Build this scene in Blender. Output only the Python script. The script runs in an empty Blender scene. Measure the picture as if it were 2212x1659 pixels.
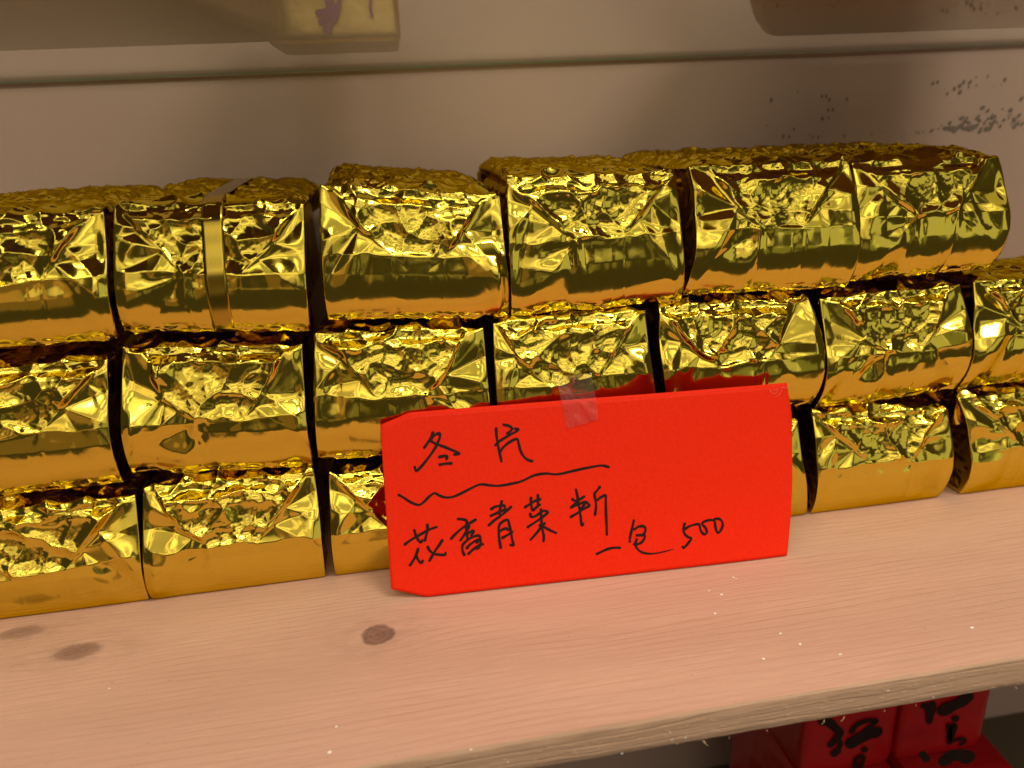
import bpy, math, random
import numpy as np
from mathutils import Matrix, Vector

# ------------------------------------------------------------------ camera
CAM_D, CAM_H, FPX = 0.3056, 0.1970, 1661.0       # distance and height of the phone, focal length (2212 px wide frame)
AX = np.array([[0.98499, -0.09709, 0.14234],      # shelf axes (along, into the wall, up) seen from the camera
               [-0.16664, -0.32541, 0.93077],
               [-0.04405, -0.94057, -0.33672]])
AX[0] /= np.linalg.norm(AX[0]); AX[1] -= AX[0] * (AX[0] @ AX[1]); AX[1] /= np.linalg.norm(AX[1])
AX[2] = np.cross(AX[0], AX[1]); AX[2] *= -1 if AX[2][1] > 0 else 1
CAMPOS = np.array([0.0, -CAM_D, CAM_H])
scene = bpy.context.scene
col = scene.collection
cam_data = bpy.data.cameras.new('camera')
cam = bpy.data.objects.new('camera', cam_data)
col.objects.link(cam)
m = Matrix.Identity(4)
for r in range(3):
    m[r][0] = AX[r][0]; m[r][1] = -AX[r][1]; m[r][2] = -AX[r][2]; m[r][3] = CAMPOS[r]
cam.matrix_world = m
cam_data.sensor_width = 36.0
cam_data.lens = 36.0 * FPX / 2212.0
cam_data.clip_start = 0.01
cam_data.clip_end = 50.0
cam_data.dof.use_dof = True
cam_data.dof.focus_distance = 0.33
cam_data.dof.aperture_fstop = 8.0
scene.camera = cam

# ------------------------------------------------------------------ dim shop ambience, and unseen lamps added for light and reflections
world = bpy.data.worlds.new('World')
scene.world = world
world.use_nodes = True
bg = world.node_tree.nodes['Background']
bg.inputs[0].default_value = (1.0, 0.84, 0.58, 1)
bg.inputs[1].default_value = 0.055

def area_lamp(name, loc, target, sx, sy, radiance, color):
    d = bpy.data.lights.new(name, 'AREA')
    d.shape = 'RECTANGLE'; d.size = sx; d.size_y = sy
    d.energy = radiance * math.pi * sx * sy
    d.color = color
    o = bpy.data.objects.new(name, d)
    col.objects.link(o)
    o.location = loc
    o.rotation_euler = (Vector(target) - Vector(loc)).to_track_quat('-Z', 'Y').to_euler()
    return o
WARM = (1.0, 0.86, 0.68)
LAMPS = [  # name, x, y, z, width, depth, radiance, colour: ceiling light, then added unseen panels and strips, all facing down
    ('ceiling_glow', 0.2, -2.3, 1.62, 5.0, 4.4, 0.50, WARM),
    ('overhead_fill', -0.2, -0.55, 1.5, 1.6, 0.35, 3.4, (1.0, 0.88, 0.70)),  # added panels of uneven strength, to vary the tones the foil mirrors
    ('overhead_fill', 0.95, -1.10, 1.5, 1.2, 0.40, 1.1, (1.0, 0.84, 0.62)),
    ('overhead_fill', -0.95, -1.30, 1.5, 1.0, 0.50, 1.4, (1.0, 0.84, 0.62)),
    ('overhead_fill', 0.1, -1.90, 1.5, 1.4, 0.35, 1.9, (1.0, 0.90, 0.74)),
    ('overhead_fill', 1.6, -2.20, 1.5, 1.2, 0.60, 0.8, (1.0, 0.95, 0.76)),
    ('overhead_fill', -1.4, -2.60, 1.5, 1.4, 0.50, 0.9, (1.0, 0.78, 0.52)),
    ('overhead_fill', 0.3, -3.00, 1.5, 2.0, 0.45, 1.3, (1.0, 0.90, 0.74)),
    ('overhead_fill', 0.2, -4.30, 1.5, 4.0, 0.60, 0.8, (1.0, 0.86, 0.66)),
    ('overhead_key', -0.55, -0.95, 1.4, 1.2, 0.08, 24.0, (1.0, 0.90, 0.74)),  # added bright strips overhead, to lift the wood and spark highlights
    ('overhead_key', 0.75, -0.80, 1.3, 0.6, 0.16, 44.0, (1.0, 0.88, 0.72)),
]
for nm_, x_, y_, z_, sx_, sy_, rad_, c_ in LAMPS: area_lamp(nm_, (x_, y_, z_), (x_, y_, 0), sx_, sy_, rad_, c_)
area_lamp('right_fill', (2.7, -2.9, 0.1), (0.2, 0, 0.1), 1.7, 1.5, 0.50, (1.0, 1.0, 0.78))  # unseen pale panels, added to brighten reflections in the right-hand packs
area_lamp('right_fill', (1.3, -3.6, 0.35), (0.2, 0, 0.1), 0.7, 0.5, 0.35, (1.0, 0.95, 0.75))
area_lamp('front_fill', (-0.2, -3.0, 0.80), (0, 0, 0.2), 3.0, 0.75, 0.68, (1.0, 0.86, 0.66))  # added broad panels in front: fill the shaded wall, give foil mid-tones
area_lamp('front_fill', (0.3, -2.9, 1.02), (0, 0, 0.2), 2.4, 0.40, 0.60, (1.0, 0.90, 0.72))
area_lamp('low_fill', (-0.45, -2.4, -0.55), (0, 0, 0.1), 0.6, 0.4, 0.13, (1.0, 0.82, 0.45))  # added dim panels low down, in place of bounce, mirrored in lower flaps
area_lamp('low_fill', (0.55, -2.8, -0.60), (0, 0, 0.1), 0.7, 0.5, 0.16, (1.0, 0.9, 0.6))
area_lamp('low_fill', (-0.95, -2.0, -0.25), (0, 0, 0.1), 0.9, 1.0, 0.15, (1.0, 0.55, 0.28))
area_lamp('low_fill', (0.12, -1.7, -0.12), (0, 0, 0.1), 0.28, 0.30, 0.10, (1.0, 0.9, 0.7))
area_lamp('low_fill', (1.3, -2.2, -0.35), (0, 0, 0.1), 0.5, 0.6, 0.18, (0.95, 1.0, 0.6))
area_lamp('front_fill', (-1.6, -2.4, 0.25), (0, 0, 0.1), 1.0, 0.7, 0.28, (1.0, 0.55, 0.30))  # added amber panel, warms what the left packs reflect

vs = scene.view_settings
vs.view_transform = 'Standard'
vs.look = 'None'
vs.exposure = 0.0
vs.gamma = 1.0
vs.use_curve_mapping = False
scene.cycles.max_bounces = 12
scene.cycles.glossy_bounces = 6
scene.cycles.transparent_max_bounces = 16
scene.cycles.sample_clamp_indirect = 4.0
scene.cycles.use_denoising = True

# ------------------------------------------------------------------ helpers
rng = random.Random(11)
def ray(p): return AX @ np.array([p[0] - 1106.0, p[1] - 829.5, FPX])
def at_y(p, Y):                       # point seen at p that lies in the plane y = Y
    r = ray(p); return CAMPOS + r * ((CAM_D + Y) / r[1])
def at_z(p, Z):
    r = ray(p); return CAMPOS + r * ((Z - CAM_H) / r[2])
def at_plane(p, P0, n):
    r = ray(p); return CAMPOS + r * (((P0 - CAMPOS) @ n) / (r @ n))

def make_mesh(name, V, F, mat, parent=None, smooth=True, normals=None):
    me = bpy.data.meshes.new(name)
    if isinstance(F, np.ndarray) and F.ndim == 2:
        V = np.asarray(V, dtype=np.float32); nf, k = F.shape
        me.vertices.add(len(V)); me.vertices.foreach_set('co', V.ravel())
        me.loops.add(nf * k); me.loops.foreach_set('vertex_index', F.astype(np.int32).ravel())
        me.polygons.add(nf)
        me.polygons.foreach_set('loop_start', np.arange(0, nf * k, k, dtype=np.int32))
        me.polygons.foreach_set('loop_total', np.full(nf, k, dtype=np.int32))
        me.update(calc_edges=True); me.validate()
    else:
        me.from_pydata([tuple(v) for v in V], [], [tuple(f) for f in F]); me.update()
    me.polygons.foreach_set('use_smooth', np.full(len(me.polygons), smooth, dtype=bool))
    if normals is not None and len(normals) == len(me.vertices):
        me.normals_split_custom_set_from_vertices(np.asarray(normals, dtype=np.float32).tolist())
    me.materials.append(mat)
    o = bpy.data.objects.new(name, me)
    col.objects.link(o)
    if parent is not None: o.parent = parent
    return o
def thing(name, loc, label, cat, group=None):
    o = bpy.data.objects.new(name, None)
    o.empty_display_size = 0.02
    col.objects.link(o); o.location = loc
    tag(o, label, cat, group)
    return o
def tag(o, label, cat, group=None):
    o['label'] = label; o['category'] = cat
    if group: o['group'] = group
    return o

def grid_faces(nr, nc):
    i = np.arange(nr - 1)[:, None]; j = np.arange(nc - 1)[None, :]
    a = i * nc + j
    return np.stack([a, a + 1, a + nc + 1, a + nc], -1).reshape(-1, 4)
def grid_normals(P):
    du = np.gradient(P, axis=1); dv = np.gradient(P, axis=0)
    n = np.cross(du, dv); n /= np.linalg.norm(n, axis=-1, keepdims=True) + 1e-12
    return n

# value noise and cellular noise on numpy arrays
class Noise:
    def __init__(s, seed):
        g = np.random.default_rng(seed)
        s.t = g.random((64, 64)); s.jx = g.random((64, 64)); s.jy = g.random((64, 64)); s.h = g.random((64, 64))
    def smooth(s, x, y):
        xi = np.floor(x).astype(int); yi = np.floor(y).astype(int)
        fx = x - xi; fy = y - yi
        fx = fx * fx * fx * (fx * (fx * 6 - 15) + 10); fy = fy * fy * fy * (fy * (fy * 6 - 15) + 10)
        t = lambda a, b: s.t[a & 63, b & 63]
        return ((t(xi, yi) * (1 - fx) + t(xi + 1, yi) * fx) * (1 - fy)
                + (t(xi, yi + 1) * (1 - fx) + t(xi + 1, yi + 1) * fx) * fy) * 2 - 1
    def cell(s, x, y):
        xi = np.floor(x).astype(int); yi = np.floor(y).astype(int)
        f1 = np.full(x.shape, 9.0); f2 = np.full(x.shape, 9.0); hh = np.zeros(x.shape)
        for dx in (-1, 0, 1):
            for dy in (-1, 0, 1):
                a = (xi + dx) & 63; b = (yi + dy) & 63
                d = np.hypot(xi + dx + s.jx[a, b] - x, yi + dy + s.jy[a, b] - y)
                near = d < f1
                f2 = np.where(near, f1, np.minimum(f2, d)); hh = np.where(near, s.h[a, b], hh); f1 = np.where(near, d, f1)
        return f1, f2, hh
def facets(nz, x, y, size, tilt=0.9):   # creased sheet: tilted facets that meet in sharp ridges
    wx = x / size + 0.30 * nz.smooth(x / size * 0.9, y / size * 0.9 + 7); wy = y / size + 0.30 * nz.smooth(x / size * 0.9 + 31, y / size * 0.9)
    xi = np.floor(wx).astype(int); yi = np.floor(wy).astype(int); out_ = np.full(x.shape, 9.0)
    for dx in (-1, 0, 1):
        for dy in (-1, 0, 1):
            a = (xi + dx) & 63; b = (yi + dy) & 63
            px_ = wx - (xi + dx + nz.jx[a, b]); py_ = wy - (yi + dy + nz.jy[a, b])
            out_ = np.minimum(out_, 0.35 * nz.h[a, b] + tilt * ((nz.t[a, b] - .5) * 2 * px_ + (nz.t[b, a] - .5) * 2 * py_) + px_ ** 2 + py_ ** 2)
    return out_
def crumple(nz, x, y, size):          # sharp ridges between shallow facets, about 0..1
    wx = x / size + 0.35 * nz.smooth(x / size * 0.8, y / size * 0.8 + 7)
    wy = y / size + 0.35 * nz.smooth(x / size * 0.8 + 31, y / size * 0.8)
    f1, f2, hh = nz.cell(wx, wy)
    g1, g2, gh = nz.cell(wx * 2.1 + 9.7, wy * 2.1 + 4.2)
    return 0.75 * f1 + 0.30 * g1 + 0.25 * (hh - 0.5) * np.clip((f2 - f1) * 2, 0, 1)
def sstep(a, b, x):
    t = np.clip((x - a) / (b - a), 0, 1); return t * t * (3 - 2 * t)
def seg_dist(X, Y, A, B):
    ax, ay = A; bx, by = B
    l2 = (bx - ax) ** 2 + (by - ay) ** 2 + 1e-9
    t = np.clip(((X - ax) * (bx - ax) + (Y - ay) * (by - ay)) / l2, 0, 1)
    return np.hypot(X - ax - t * (bx - ax), Y - ay - t * (by - ay)), t
def in_poly(X, Y, poly):
    ins = np.zeros(X.shape, bool); n = len(poly)
    for i in range(n):
        (x1, y1), (x2, y2) = poly[i], poly[(i + 1) % n]
        c = ((y1 > Y) != (y2 > Y)) & (X < (x2 - x1) * (Y - y1) / (y2 - y1 + 1e-12) + x1)
        ins ^= c
    return ins

# ------------------------------------------------------------------ materials
def new_mat(name):
    mt = bpy.data.materials.new(name); mt.use_nodes = True
    nt = mt.node_tree
    return mt, nt, nt.nodes['Principled BSDF']
def nd(nt, kind, **kw):
    n = nt.nodes.new(kind)
    for k, v in kw.items():
        if k.startswith('i_'): n.inputs[int(k[2:])].default_value = v
        else: setattr(n, k, v)
    return n
def mathn(nt, op, a, b=None, c=None, clamp=False):
    n = nt.nodes.new('ShaderNodeMath'); n.operation = op; n.use_clamp = clamp
    for i, v in enumerate((a, b, c)):
        if v is None: continue
        if isinstance(v, (int, float)): n.inputs[i].default_value = v
        else: nt.links.new(v, n.inputs[i])
    return n.outputs[0]
def mixc(nt, fac, a, b):
    n = nt.nodes.new('ShaderNodeMix'); n.data_type = 'RGBA'
    for s, v in ((n.inputs[0], fac), (n.inputs[6], a), (n.inputs[7], b)):
        if isinstance(v, (int, float)): s.default_value = v
        elif isinstance(v, tuple): s.default_value = v if len(v) == 4 else (*v, 1)
        else: nt.links.new(v, s)
    return n.outputs[2]
def coords(nt, scale=(1, 1, 1)):
    tc = nt.nodes.new('ShaderNodeTexCoord'); mp = nt.nodes.new('ShaderNodeMapping')
    mp.inputs['Scale'].default_value = scale
    nt.links.new(tc.outputs['Object'], mp.inputs['Vector'])
    return mp.outputs[0]
def noise(nt, vec, scale, detail=3.0, rough=0.55):
    n = nt.nodes.new('ShaderNodeTexNoise'); n.inputs['Scale'].default_value = scale
    n.inputs['Detail'].default_value = detail; n.inputs['Roughness'].default_value = rough
    nt.links.new(vec, n.inputs['Vector']); return n.outputs['Fac']
def bump(nt, b, height, strength, dist):
    n = nt.nodes.new('ShaderNodeBump'); n.inputs['Strength'].default_value = strength; n.inputs['Distance'].default_value = dist
    nt.links.new(height, n.inputs['Height']); nt.links.new(n.outputs[0], b.inputs['Normal'])
def ramp(nt, fac, stops):
    n = nt.nodes.new('ShaderNodeValToRGB'); e = n.color_ramp.elements
    while len(e) < len(stops): e.new(0.5)
    for el, (p, c) in zip(e, stops):
        el.position = p; el.color = (*c, 1)
    nt.links.new(fac, n.inputs[0]); return n.outputs[0]

def foil_material(name, base, r0, r1, wrinkle):
    mt, nt, b = new_mat(name)
    v = coords(nt)
    n1 = noise(nt, v, 160, 4)
    b.inputs['Metallic'].default_value = 1.0
    b.inputs['Specular Tint'].default_value = (0.60, 0.48, 0.09, 1)
    nt.links.new(mixc(nt, n1, tuple(c * 0.93 for c in base), base), b.inputs['Base Color'])
    nt.links.new(mathn(nt, 'MULTIPLY_ADD', n1, r1 - r0, r0), b.inputs['Roughness'])
    bump(nt, b, noise(nt, v, 420, 3), wrinkle, 0.0004)
    return mt
GOLD = (0.80, 0.615, 0.080)
M_foil = foil_material('gold_foil', GOLD, 0.07, 0.15, 0.04)
M_foil_crumple = foil_material('gold_foil_crumpled', GOLD, 0.07, 0.16, 0.08)
M_ribbon, nt, b = new_mat('gold_ribbon')
v = coords(nt)
wv = nd(nt, 'ShaderNodeTexWave'); wv.bands_direction = 'X'; wv.inputs['Scale'].default_value = 420; wv.inputs['Distortion'].default_value = 0.6
nt.links.new(v, wv.inputs['Vector'])
b.inputs['Metallic'].default_value = 1.0; b.inputs['Roughness'].default_value = 0.20
b.inputs['Base Color'].default_value = (0.50, 0.36, 0.05, 1)
bump(nt, b, wv.outputs['Fac'], 0.06, 0.0002)

M_paper, nt, b = new_mat('red_paper')
v = coords(nt)
nt.links.new(mixc(nt, noise(nt, v, 900, 5), (0.74, 0.012, 0.001), (0.93, 0.030, 0.003)), b.inputs['Base Color'])
b.inputs['Roughness'].default_value = 0.6; b.inputs['Specular IOR Level'].default_value = 0.15
bump(nt, b, noise(nt, v, 2600, 4), 0.25, 0.0003)
M_ink, nt, b = new_mat('black_marker_ink')
nt.links.new(mixc(nt, noise(nt, coords(nt), 500, 3), (0.006, 0.003, 0.003), (0.030, 0.010, 0.008)), b.inputs['Base Color']); b.inputs['Roughness'].default_value = 0.5; b.inputs['Specular IOR Level'].default_value = 0.2
M_scuff, nt, b = new_mat('paper_scuff')
b.inputs['Base Color'].default_value = (0.80, 0.12, 0.09, 1); b.inputs['Roughness'].default_value = 0.4

M_tape, nt, b = new_mat('clear_tape')
nt.nodes.remove(b)
out = nt.nodes['Material Output']
tr = nd(nt, 'ShaderNodeBsdfTransparent'); tr.inputs[0].default_value = (0.97, 0.95, 0.94, 1)
df = nd(nt, 'ShaderNodeBsdfTranslucent'); df.inputs[0].default_value = (0.9, 0.85, 0.82, 1)
dd = nd(nt, 'ShaderNodeBsdfDiffuse'); dd.inputs[0].default_value = (0.9, 0.85, 0.82, 1)
gl = nd(nt, 'ShaderNodeBsdfGlossy'); gl.inputs['Roughness'].default_value = 0.06
m1 = nd(nt, 'ShaderNodeMixShader'); m1.inputs[0].default_value = 0.025
nt.links.new(tr.outputs[0], m1.inputs[1]); nt.links.new(dd.outputs[0], m1.inputs[2])
m2 = nd(nt, 'ShaderNodeMixShader')
fr = nd(nt, 'ShaderNodeFresnel'); fr.inputs[0].default_value = 1.5
nt.links.new(mathn(nt, 'MULTIPLY', fr.outputs[0], 0.55, clamp=True), m2.inputs[0])
nt.links.new(m1.outputs[0], m2.inputs[1]); nt.links.new(gl.outputs[0], m2.inputs[2])
nt.links.new(m2.outputs[0], out.inputs[0])

KNOTS = [(-0.0190, -0.0410, 0.0062, 0.0062, 0.9, 3.5), (-0.1383, -0.0246, 0.0082, 0.0048, 0.75, 1.7), (-0.1665, -0.0058, 0.0078, 0.0038, 0.6, 1.4)]
def wood_material(name, dark, light, line, knots, edge=False, gain=1.0):
    mt, nt, b = new_mat(name)
    tc = nd(nt, 'ShaderNodeTexCoord')
    sep = nd(nt, 'ShaderNodeSeparateXYZ'); nt.links.new(tc.outputs['Object'], sep.inputs[0])
    X, Y, Z = sep.outputs
    long = coords(nt, (6, 60, 60)); fine = coords(nt, (60, 900, 900)); broad = coords(nt, (3.5, 22, 22))
    g = mathn(nt, 'ADD', Y if not edge else mathn(nt, 'MULTIPLY', Z, 1.0), mathn(nt, 'MULTIPLY', noise(nt, long, 1.0, 2), 0.012))
    knot_in = None; halo = None
    for kx, ky, rx, ry, kstr, ksharp in knots:
        dx = mathn(nt, 'SUBTRACT', X, kx); dy = mathn(nt, 'SUBTRACT', Y, ky)
        def rad(sx, sy):
            a = mathn(nt, 'DIVIDE', dx, sx); c = mathn(nt, 'DIVIDE', dy, sy)
            return mathn(nt, 'SQRT', mathn(nt, 'ADD', mathn(nt, 'MULTIPLY', a, a), mathn(nt, 'MULTIPLY', c, c)))
        r1 = rad(rx, ry)
        r1 = mathn(nt, 'ADD', r1, mathn(nt, 'MULTIPLY', mathn(nt, 'SUBTRACT', noise(nt, coords(nt, (200, 200, 200)), 1.0, 2), 0.5), 0.55))
        k = mathn(nt, 'MULTIPLY', mathn(nt, 'SUBTRACT', 1.0, mathn(nt, 'MULTIPLY', mathn(nt, 'SUBTRACT', r1, 1.0 - 0.5 / ksharp), ksharp, clamp=True), clamp=True), kstr)
        rim = mathn(nt, 'MULTIPLY', mathn(nt, 'SUBTRACT', 1.0, mathn(nt, 'MULTIPLY', mathn(nt, 'ABSOLUTE', mathn(nt, 'SUBTRACT', r1, 0.97)), 9.0, clamp=True), clamp=True), 0.35 * kstr)
        k = mathn(nt, 'ADD', k, rim, clamp=True)
        rr = rad(rx * 3.4, ry * 2.2)
        e = mathn(nt, 'EXPONENT', mathn(nt, 'MULTIPLY', mathn(nt, 'MULTIPLY', rr, rr), -1.0))
        g = mathn(nt, 'SUBTRACT', g, mathn(nt, 'MULTIPLY', mathn(nt, 'MULTIPLY', dy, e), 0.85))
        rings = mathn(nt, 'MULTIPLY_ADD', mathn(nt, 'SINE', mathn(nt, 'MULTIPLY', r1, 17.0)), 0.07, 0.93)
        k = mathn(nt, 'MULTIPLY', k, rings)
        knot_in = k if knot_in is None else mathn(nt, 'MAXIMUM', knot_in, k)
        halo = e if halo is None else mathn(nt, 'MAXIMUM', halo, e)
    s = mathn(nt, 'FRACT', mathn(nt, 'MULTIPLY', g, 300.0))                       # growth rings about 3 mm apart
    ring = mathn(nt, 'MULTIPLY', mathn(nt, 'SUBTRACT', s, 0.70), 3.3, clamp=True)
    ring = mathn(nt, 'MULTIPLY', ring, mathn(nt, 'SUBTRACT', 1.0, mathn(nt, 'MULTIPLY', mathn(nt, 'SUBTRACT', s, 0.95), 20.0, clamp=True)))
    ring = mathn(nt, 'MULTIPLY', ring, mathn(nt, 'MULTIPLY_ADD', noise(nt, coords(nt, (14, 40, 40)), 1.0, 3), 2.2, -0.55, clamp=True))
    fin = noise(nt, fine, 1.0, 4, 0.65)
    brd = noise(nt, broad, 1.0, 3)
    c = mixc(nt, mathn(nt, 'MULTIPLY_ADD', brd, 2.2, -0.6, clamp=True), dark, light)
    c = mixc(nt, mathn(nt, 'MULTIPLY', ring, 0.55), c, line)
    c = mixc(nt, mathn(nt, 'MULTIPLY_ADD', fin, 0.9, -0.28, clamp=True), c, tuple(x * 0.80 for x in dark))
    spk = noise(nt, coords(nt, (420, 900, 900)), 1.0, 2)
    c = mixc(nt, mathn(nt, 'MULTIPLY_ADD', spk, 14.0, -10.2, clamp=True), c, tuple(x * 0.35 for x in dark))
    if knots:
        c = mixc(nt, mathn(nt, 'MULTIPLY', halo, mathn(nt, 'MULTIPLY_ADD', noise(nt, coords(nt, (90, 200, 200)), 1.0, 4), 1.6, -0.5, clamp=True)), c, tuple(x * 0.62 for x in dark))
        kn = mixc(nt, mathn(nt, 'MULTIPLY_ADD', noise(nt, coords(nt, (160, 800, 300)), 1.0, 4), 2.4, -0.7, clamp=True), (0.075, 0.036, 0.028), (0.22, 0.105, 0.078))
        c = mixc(nt, mathn(nt, 'MULTIPLY', knot_in, 0.9), c, kn)
    nt.links.new(c, b.inputs['Base Color'])
    b.inputs['Roughness'].default_value = 0.62; b.inputs['Specular IOR Level'].default_value = 0.3
    hsum = mathn(nt, 'ADD', mathn(nt, 'MULTIPLY', fin, 1.0), mathn(nt, 'MULTIPLY', ring, -0.7))
    bump(nt, b, hsum, 0.30 * gain, 0.0006)
    return mt
M_wood = wood_material('pine_board', (0.56, 0.325, 0.245), (0.71, 0.43, 0.335), (0.43, 0.21, 0.14), KNOTS)
M_sawn = wood_material('pine_sawn_edge', (0.42, 0.265, 0.175), (0.55, 0.36, 0.245), (0.28, 0.155, 0.09), [], edge=True, gain=2.6)
M_dark_wood = wood_material('dark_board', (0.10, 0.075, 0.045), (0.14, 0.10, 0.06), (0.06, 0.04, 0.03), [])
M_flake, nt, b = new_mat('white_paint_fleck')
b.inputs['Base Color'].default_value = (0.9, 0.9, 0.88, 1); b.inputs['Roughness'].default_value = 0.5
M_fibre, nt, b = new_mat('wood_fibre')
b.inputs['Base Color'].default_value = (0.72, 0.52, 0.32, 1); b.inputs['Roughness'].default_value = 0.7

M_wall, nt, b = new_mat('painted_wall')
v = coords(nt)
c = mixc(nt, mathn(nt, 'MULTIPLY_ADD', noise(nt, v, 9, 3), 1.8, -0.4, clamp=True), (0.355, 0.255, 0.220), (0.40, 0.295, 0.265))
c = mixc(nt, mathn(nt, 'MULTIPLY_ADD', noise(nt, v, 3, 2), 1.6, -0.4, clamp=True), c, (0.37, 0.26, 0.20))
nt.links.new(c, b.inputs['Base Color'])
b.inputs['Roughness'].default_value = 0.7; b.inputs['Specular IOR Level'].default_value = 0.25
bump(nt, b, noise(nt, v, 700, 4), 0.18, 0.0006)
M_mould, nt, b = new_mat('dark_mould')
b.inputs['Base Color'].default_value = (0.15, 0.115, 0.095, 1); b.inputs['Roughness'].default_value = 0.9

M_glass, nt, b = new_mat('shelf_glass')
nt.nodes.remove(b)
out = nt.nodes['Material Output']
tr = nd(nt, 'ShaderNodeBsdfTransparent'); tr.inputs[0].default_value = (0.93, 0.95, 0.91, 1)
gl = nd(nt, 'ShaderNodeBsdfGlossy'); gl.inputs['Roughness'].default_value = 0.02; gl.inputs[0].default_value = (0.95, 0.97, 0.93, 1)
fr = nd(nt, 'ShaderNodeFresnel'); fr.inputs[0].default_value = 1.14
ms = nd(nt, 'ShaderNodeMixShader')
geo = nd(nt, 'ShaderNodeNewGeometry')
nt.links.new(mathn(nt, 'MULTIPLY', fr.outputs[0], mathn(nt, 'SUBTRACT', 1.0, geo.outputs['Backfacing'])), ms.inputs[0]); nt.links.new(tr.outputs[0], ms.inputs[1]); nt.links.new(gl.outputs[0], ms.inputs[2])
nt.links.new(ms.outputs[0], out.inputs[0])
M_glass_edge, nt, b = new_mat('green_glass_edge')
b.inputs['Base Color'].default_value = (0.11, 0.19, 0.11, 1); b.inputs['Roughness'].default_value = 0.15

def pouch_material(name, c0, c1, rough, metal=0.0):
    mt, nt, b = new_mat(name)
    v = coords(nt)
    nt.links.new(mixc(nt, noise(nt, v, 30, 3), c0, c1), b.inputs['Base Color'])
    b.inputs['Roughness'].default_value = rough; b.inputs['Metallic'].default_value = metal
    bump(nt, b, noise(nt, v, 60, 3), 0.3, 0.002)
    return mt
M_red_pouch = pouch_material('red_glossy_film', (0.34, 0.005, 0.008), (0.42, 0.008, 0.010), 0.25)
M_maroon = pouch_material('maroon_film', (0.27, 0.14, 0.115), (0.33, 0.18, 0.14), 0.45)
M_goldpaper = pouch_material('gold_paper', (0.40, 0.27, 0.09), (0.50, 0.34, 0.12), 0.38, 0.9)
M_browngold = pouch_material('brown_gold_film', (0.20, 0.125, 0.035), (0.27, 0.17, 0.05), 0.4, 0.6)
M_purple, nt, b = new_mat('purple_print')
b.inputs['Base Color'].default_value = (0.16, 0.05, 0.09, 1); b.inputs['Roughness'].default_value = 0.5

# ------------------------------------------------------------------ the setting
def box_mesh(name, x0, x1, y0, y1, z0, z1, mat, parent=None, bevel=0.0, faces=None):
    V = [(x, y, z) for z in (z0, z1) for y in (y0, y1) for x in (x0, x1)]
    F = faces or [(0, 2, 3, 1), (4, 5, 7, 6), (0, 1, 5, 4), (2, 6, 7, 3), (0, 4, 6, 2), (1, 3, 7, 5)]
    o = make_mesh(name, V, F, mat, parent, smooth=False)
    if bevel:
        md = o.modifiers.new('bevel', 'BEVEL'); md.width = bevel; md.segments = 3; md.limit_method = 'ANGLE'
    return o
WALL_Y = 0.150
wall = box_mesh('wall', -0.75, 1.0, WALL_Y, WALL_Y + 0.02, -0.50, 0.62, M_wall)
wall['kind'] = 'structure'

# pine shelf: slightly wavy sawn front edge with eased corners
SH_T, SH_Y0 = 0.0131, -0.1080
xs = np.linspace(-0.70, 0.95, 500)
nz = Noise(5)
prof = [(0.0, 0.0), (0.0010, -0.0002), (0.0012, -0.0009), (0.0012, -0.0050), (0.0010, -0.0090), (0.0014, -0.0118), (0.0, -0.0131)]
front = []
for k, (o_, z_) in enumerate(prof):
    jit = 0.00022 * nz.smooth(xs * 180, np.full(xs.shape, k * 1.7)) + 0.0002 * nz.smooth(xs * 30, np.full(xs.shape, 3.0))
    zj = (0.00025 * nz.smooth(xs * 260, np.full(xs.shape, 9.0)) if k == 6 else 0) + np.zeros(xs.shape)
    front.append(np.stack([xs, SH_Y0 + 0.0012 - o_ + jit, z_ + zj], -1))
shelf = None
V = np.concatenate([np.stack([xs, np.full(xs.shape, WALL_Y - 0.001), np.zeros(xs.shape)], -1), front[0]])
shelf = make_mesh('shelf_board', V, grid_faces(2, len(xs))[:, ::-1], M_wood, None, smooth=False)
shelf['kind'] = 'structure'
V = np.concatenate(front)
make_mesh('sawn_front_edge', V, grid_faces(len(prof), len(xs))[:, ::-1], M_sawn, shelf)
V = np.concatenate([front[-1], np.stack([xs, np.full(xs.shape, WALL_Y - 0.001), np.full(xs.shape, -SH_T)], -1)])
make_mesh('underside', V, grid_faces(2, len(xs))[:, ::-1], M_sawn, shelf, smooth=False)

def blobs(name, pts, normal_axis, mat, parent):   # small irregular flecks lying on a surface; pts = (centre, rx, ry, angle)
    V, F = [], []
    for c, rx, ry, ang in pts:
        n = rng.randint(6, 9); base = len(V); ph = rng.random() * 6
        for i in range(n):
            a = 2 * math.pi * i / n + ph; rr = rng.uniform(0.65, 1.15)
            p, q = rx * rr * math.cos(a), ry * rr * math.sin(a)
            p, q = p * math.cos(ang) - q * math.sin(ang), p * math.sin(ang) + q * math.cos(ang)
            V.append((c[0] + p, c[1] + q, c[2]) if normal_axis == 'z' else (c[0] + p, c[1], c[2] + q))
        V.append((c[0], c[1], c[2] + 0.00018) if normal_axis == 'z' else (c[0], c[1] - 0.00012, c[2]))
        for i in range(n):
            f = (base + i, base + (i + 1) % n, base + n)
            F.append(f)
    o = make_mesh(name, V, F, mat, parent, smooth=True)
    o['kind'] = 'stuff'
    return o
def S6(x, y): return ((x * 1700 / 2212) * .548611, (2350 + y * 1700 / 2212) * .548611)
def S7(x, y): return ((1600 + x * 1700 / 2212) * .548611, (2350 + y * 1700 / 2212) * .548611)
def S8(x, y): return ((2700 + x * 1332 / 2212) * .548611, (2400 + y * 1332 / 2212) * .548611)
def S4(x, y): return ((2340 + x * 600 / 2212) * .548611, (1980 + y * 600 / 2212) * .548611)
flecks = []
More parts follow.
